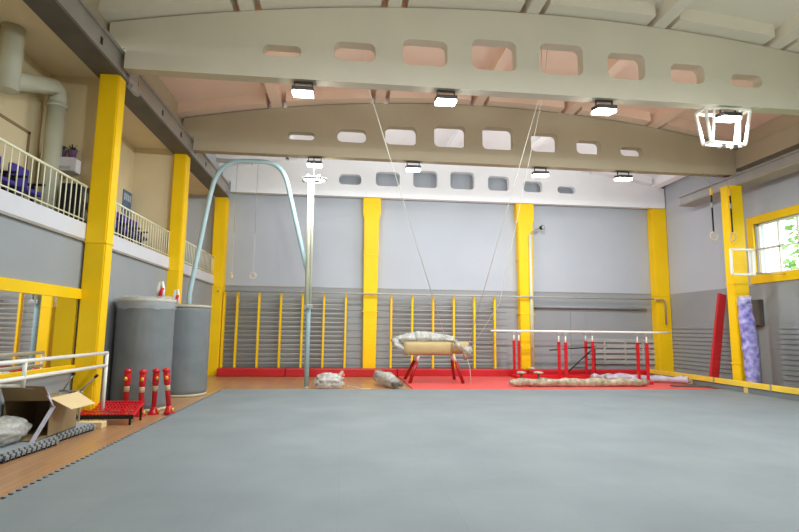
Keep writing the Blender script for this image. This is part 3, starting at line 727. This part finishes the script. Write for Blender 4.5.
# ------------------------------------------------------------------ camera on pale pole
t = thing('camera_pole', 'thin pale mint pole standing in front of the yellow back column', 'pole', (6.72, 17.96, 0))
MB().tube([(0, 0, .27), (0, 0, 5.15)], .05, 12).build('pole', 'mint', t)
MB().tube([(0, 0, 5.1), (.1, 0, 5.28), (.42, -.04, 5.42)], .022, 8).build('arm', 'steel_light', t)
MB().lathe((0, 0, .27), [(.1, 0), (.1, .02), (.05, .04)], 14).build('foot', 'mint', t)
t = thing('security_camera', 'small black security camera on the arm of the thin pale pole', 'security camera', (7.16, 17.9, 5.42))
MB().tube([(0, 0, .1), (0, 0, -.02)], .03, 10).build('mount', 'steel_light', t)
MB().tube([(0, -.12, -.03), (0, .1, .0)], .075, 16).build('body', 'black', t); MB().tube([(0, -.145, -.035), (0, -.12, -.03)], .055, 14).build('lens', 'steel_light', t)

# ------------------------------------------------------------------ rings at right, frames
for x, lb in ((10.32, 'left ring of the pair hanging at right on a black strap, before the white wall'), (10.90, 'right ring of the pair hanging at right on a black strap, before the yellow column')):
    q = thing('gymnastic_ring', lb, 'gymnastic ring', (x, 13.2, 0), 0, 'rings hanging at the right')
    MB().tube([(0, .3, 6.26), (0, .05, 5.9), (0, 0, 5.65)], .008, 6).build('cable', 'cable', q)
    MB().box(-.03, .03, -.03, .03, 5.52, 5.72, .01).build('carabiner', 'gold', q)
    MB().box(-.022, .022, -.008, .008, 4.46, 5.55).build('strap', 'black', q)
    MB().box(-.03, .03, -.02, .02, 5.15, 5.3, .005).build('buckle', 'steel_light', q)
    MB().torus((0, 0, 4.33), .115, .016, 'Y' if lb[0] == 'l' else 'X').build('ring', 'wood_ring', q)
t = thing('square_frame', 'white square metal frame standing out from the right wall near the window', 'frame', (10.75, 12.7, 3.2))
mb = MB()
for a, b_ in (((-.36, 0, 0), (.30, 0, 0)), ((-.36, 0, .68), (.30, 0, .68)), ((-.36, 0, 0), (-.36, 0, .68)), ((.30, 0, 0), (.30, 0, .68))): mb.bar(a, b_, .05, .05)
mb.build('frame', 'white_enamel', t)
MB().tube([(.28, 0, .66), (1.38, .15, .9)], .018, 8).build('wall_arm', 'steel', t); MB().tube([(.28, 0, .04), (1.38, .15, .06)], .018, 8).build('wall_arm', 'steel', t)
MB().box(.20, .36, .03, .06, -.04, .72, .005).build('side_plate', 'white_enamel', t)
t = thing('hanging_frame', 'white tapered tube frame hanging under the nearest beam around the rightmost floodlight', 'hanging frame', (7.8, 9.5, 6.25))
T = [(-.50, -.16, -.02), (.50, -.16, -.02), (-.48, .16, -.02), (.48, .16, -.02)]; B = [(-.40, -.13, -.74), (.36, -.13, -.76), (-.38, .13, -.70), (.34, .13, -.72)]
mb = MB()
for a, b_ in zip(T, B): mb.bar(a, b_, .045, .045)
[MB().bar(a, b_, .045, .045).build('leg', 'white_enamel', t) for a, b_ in zip(T, B)]; mb.bm.free()
for s_ in (-1, 1):
    MB().bar((-.36 if s_ < 0 else .22, -.13, -.72), (-.28 if s_ < 0 else .30, -.13, -.02), .035, .035).build('brace', 'white_enamel', t)
for Q, nm_ in ((B, 'lower_rectangle'), (T, 'upper_rectangle')):
    mb = MB()
    for i, j in ((0, 1), (1, 3), (3, 2), (2, 0)): mb.bar(Q[i], Q[j], .05, .05)
    mb.build(nm_, 'white_enamel', t)
MB().box(-.14, -.04, -.1, .0, -.82, -.74, .01).build('clip', 'steel_light', t); MB().box(.12, .24, -.1, .0, -.84, -.74, .01).build('clip', 'steel_dark', t)

# ------------------------------------------------------------------ cables from the ceiling
def cable(label, pts, r=.009):
    P = [Vector(p) for p in pts]; t = thing('ceiling_cable', label, 'cable', P[0], 0, 'thin cables hanging from the roof')
    MB().tube([p-P[0] for p in P], r, 6).build('rope', 'rope', t)
    MB().lathe((0, 0, -.02), [(.05, -.04), (.06, .0), (.03, .05)], 12).build('pulley', 'steel_dark', t); return t
zc = lambda x: zt(x)+.30
cable('thin pale cable slanting from the roof down to the left end of the horse', [(.25, 10.4, zc(.25)), (.32, 10.45, 6.95), (3.0, 15.25, 1.4)])
cable('thin cable slanting from the roof down to the right end of the horse', [(4.3, 10.5, zc(4.3)), (4.25, 10.5, 6.95), (3.6, 14.95, 1.05)])
cable('second thin cable slanting from the roof to the straps right of the horse', [(4.45, 10.5, zc(4.45)), (4.32, 10.5, 7.0), (4.5, 14.6, 2.4), (3.75, 15.0, 1.1)], .008)
cable('cable running along the roof between the two middle roof hooks', [(.25, 10.55, 7.0), (2.2, 10.7, 7.02), (4.3, 10.6, 7.0)], .008)

# ------------------------------------------------------------------ left foreground clutter
def jig(w_, d_, tooth=.035, n=10):
    p = []
    def edge(a, b_):
        a = Vector(a); b_ = Vector(b_); d = b_-a; L = d.length; d.normalize(); nn = Vector((d.y, -d.x)); k = max(2, int(L/.085)); st = L/k
        for i in range(k):
            p.append(tuple(a+d*(i*st))); p.append(tuple(a+d*(i*st+st*.45))); p.append(tuple(a+d*(i*st+st*.40)+nn*tooth)); p.append(tuple(a+d*(i*st+st*1.05)+nn*tooth))
    edge((0, 0), (w_, 0)); edge((w_, 0), (w_, d_)); edge((w_, d_), (0, d_)); edge((0, d_), (0, 0)); return p
k = 0
for (x, y, rz, who) in ((-4.50, 7.65, -.10, 'farther stack beside the cardboard box'), (-4.50, 6.62, -.10, 'nearer stack at the left picture edge')):
    for lv in range(4):
        pos_ = ['bottom', 'second', 'third', 'top'][lv]
        o = MB().prism(jig(.56, .98), 0, .026).build('foam_tile', 'foam_tile' if lv > 0 else 'foam_dark')
        o.location = (x+.012*((lv*7) % 3), y+.012*((lv*5) % 3), .001+lv*.029); o.rotation_euler = (0, 0, rz)
        tag(o, 'grey jigsaw foam tile, %s of the %s' % (pos_+(' tile' if lv != 3 else ' tile'), who), 'foam tile', 'stacked jigsaw foam tiles')
t = thing('cardboard_box', 'large open cardboard box lying on its side on the foam tiles at left', 'box', (-4.2, 7.85, .12))
W, D, H_, th = .29, .36, .48, .008
mb = MB(); mb.box(-W, W, -D, D, 0, th); mb.box(-W, W, D-th, D, 0, H_); mb.box(-W, -W+th, -D, D, 0, H_); mb.box(W-th, W, -D, D, 0, H_); mb.box(-W, W, -D, D, H_-th, H_); mb.build('body', 'cardboard', t)
def quad(name, ps, m_, tk=.008):
    mb = MB(); mb.bm.faces.new([mb.bm.verts.new(p) for p in ps]); r_ = bmesh.ops.extrude_face_region(mb.bm, geom=mb.bm.faces[:])
    bmesh.ops.translate(mb.bm, vec=(0, 0, tk), verts=[e for e in r_['geom'] if isinstance(e, bmesh.types.BMVert)]); return mb.build(name, m_, t)
quad('top_flap', [(-W, -D, H_), (W, -D, H_), (W-.03, -D-.12, H_+.19), (-W, -D-.12, H_+.20)], 'cardboard')
quad('side_flap', [(W-.02, -D+.02, H_+.02), (W+.10, .14, H_+.045), (W+.40, .02, H_-.10), (W+.28, -D-.02, H_-.12)], 'cardboard_light')  # flap colour paler than the box, standing in for reflected light
quad('bottom_flap', [(-W, -D, .012), (W, -D, .012), (W, -D-.26, .0), (-W, -D-.26, .0)], 'cardboard')
MB().tube([(-.0, -D-.1, H_+.17), (.14, -D-.06, H_+.16), (.24, -D, H_+.09), (W+.04, -D, H_-.08)], [.02, .04, .05, .03], 10, ell=(1, .3), amp=.01, fr=9).build('tape', 'tape', t)
MB().bar((W+.04, -D-.0, .40), (W-.02, -D-.33, -.02), .06, .008).build('tape', 'tape', t)
t = thing('plastic_bag', 'crumpled clear plastic bag spilling out of the cardboard box', 'plastic bag', (-4.25, 7.05, .12))
MB().lump((0, .05, .15), (.24, .42, .17), .09, 4.5, 4, 7, flat=.004).build('bag', 'plastic', t)
t = thing('upturned_frame', 'small grey upturned metal frame with two black tipped legs behind the box', 'metal frame', (-4.25, 8.75, 0))
mb = MB(); mb.tube([(-.2, .0, .58), (.15, .0, .56)], .016, 8); mb.tube([(-.15, 0, .58), (-.02, 0, .83)], .012, 8); mb.tube([(.1, 0, .56), (.34, -.05, .80)], .014, 8)
for x in (-.2, .12): mb.tube([(x, 0, .58), (x, 0, .01)], .016, 8)
mb.build('frame', 'steel_light', t)
MB().tube([(-.02, 0, .82), (-.0, 0, .86)], .02, 8).build('cap', 'black', t); MB().tube([(.33, -.05, .79), (.37, -.05, .83)], .022, 8).build('cap', 'black', t)
o = MB().box(-4.42, -3.75, 8.68, 8.86, .001, .10, .01).build('cardboard_sheet', 'cardboard_light'); tag(o, 'flat folded light cardboard piece on floor by the tile stack', 'cardboard')
# red perforated plates
t = thing('perforated_plate', 'red perforated metal plate with dark front edge, propped by the yellow column', 'metal plate', (-3.85, 9.0, .13))
R = Matrix.Rotation(.34, 4, 'X'); mb = MB(); nx, ny = 16, 6; W_, D_ = .43, .52
hx = [-W_+2*W_*i/nx for i in range(nx+1)]; hy = [D_*j/ny for j in range(ny+1)]
for i in range(nx+1): mb.box(hx[i]-.009, hx[i]+.009, 0, D_, 0, .012)
for j in range(ny+1): mb.box(-W_, W_, hy[j]-.014, hy[j]+.014, 0, .012)
for v in mb.bm.verts: v.co = R @ v.co
mb.build('grid', 'red_paint', t)
MB().box(-W_-.02, W_+.02, -.03, .0, -.03, .035, .004).build('front_edge', 'black', t)
mb = MB(); mb.box(-W_, -W_+.03, 0, D_, -.02, .02); mb.box(W_-.03, W_, 0, D_, -.02, .02); mb.box(-W_, W_, D_-.03, D_, -.02, .02)
for v in mb.bm.verts: v.co = R @ v.co
mb.build('rim', 'red_paint', t)
mb = MB()
for x in (-W_+.04, W_-.04): mb.box(x-.015, x+.015, .0, .03, -.13, .0); mb.box(x-.015, x+.015, D_-.08, D_-.05, -.13, .15)
mb.build('support', 'black', t)
# red pedestal legs with knobs
def pedestal():
    t = thing('pedestal_leg', '', 'equipment leg', (0, 0, 0), 0, 'red pedestal legs with yellow knobs')
    MB().lathe((0, 0, 0), [(.11, 0), (.11, .02), (.085, .05), (.065, .09), (.05, .12)], 20).build('foot', 'red_paint', t)
    MB().lathe((0, 0, .1), [(.048, 0), (.052, .36), (.05, .38)], 16).build('column', 'red_knurl', t)
    MB().lathe((0, 0, .46), [(.06, 0), (.066, .02), (.066, .16), (.055, .18), (.075, .19), (.075, .23), (.03, .25)], 16).build('head', 'red_paint', t)
    MB().lathe((0, 0, .36), [(.054, 0), (.056, .07), (.054, .08)], 16).build('collar', 'wood_ring', t)
    k1 = MB().lump((0, -.085, .56), (.032, .04, .032), 0, 1, 3).build('knob', 'gold', t)
    MB().tube([(0, 0, .56), (0, -.06, .56)], .012, 8).build('knob_stem', 'steel', k1)
    MB().lump((.07, -.08, .06), (.03, .03, .03), 0, 1, 3).build('foot_knob', 'gold', t)
    return t
p0 = pedestal(); p0.location = (-3.93, 9.98, 0); p0.scale = (.88, .88, 1.17); p0['label'] = 'red pedestal leg with yellow knob, leftmost of four before the grey rolls'
dup(p0, (-3.62, 9.86, 0), .3, 'red pedestal leg with wide spread foot, second from left of four')
dup(p0, (-3.46, 10.06, 0), .6, 'red pedestal leg, third from left of four before the grey rolls')
q = dup(p0, (-3.17, 10.02, .02), .9, 'red pedestal leg tilting to the left, rightmost of four'); q.rotation_euler = (0, -.12, .3)

# ------------------------------------------------------------------ outside trees
def tree(x, y, h, r, label, seed):
    t = thing('tree', label, 'tree', (x, y, -.25), 0, 'trees outside the window')
    MB().tube([(0, 0, 0), (.1, .05, h*.4), (.0, .1, h*.75)], [.2, .15, .07], 10).build('trunk', 'bark', t)
    mb = MB(); rnd = random.Random(seed)
    for k in range(1500):
        while True:
            p = Vector((rnd.uniform(-1, 1), rnd.uniform(-1, 1), rnd.uniform(-1, 1)))
            if .3 < p.length < 1: break
        c = Vector((p.x*r, p.y*r, h*.62+p.z*h*.42)); s_ = rnd.uniform(.09, .2)
        u = Vector((rnd.gauss(0, 1), rnd.gauss(0, 1), rnd.gauss(0, 1))).normalized(); v_ = u.orthogonal().normalized()*s_; u = u*s_
        mb.bm.faces.new([mb.bm.verts.new(c+a) for a in (u, v_, -u, -v_)])
    mb.build('foliage', 'foliage', t)
tree(19.0, 17.2, 8.0, 2.2, 'green tree outside the window, nearest the hall corner', 1)
tree(20.5, 12.6, 7.0, 2.4, 'green tree outside the window, right of the others in view', 2)
tree(25.5, 18.0, 9.5, 3.0, 'tall green tree farthest outside the window', 3)
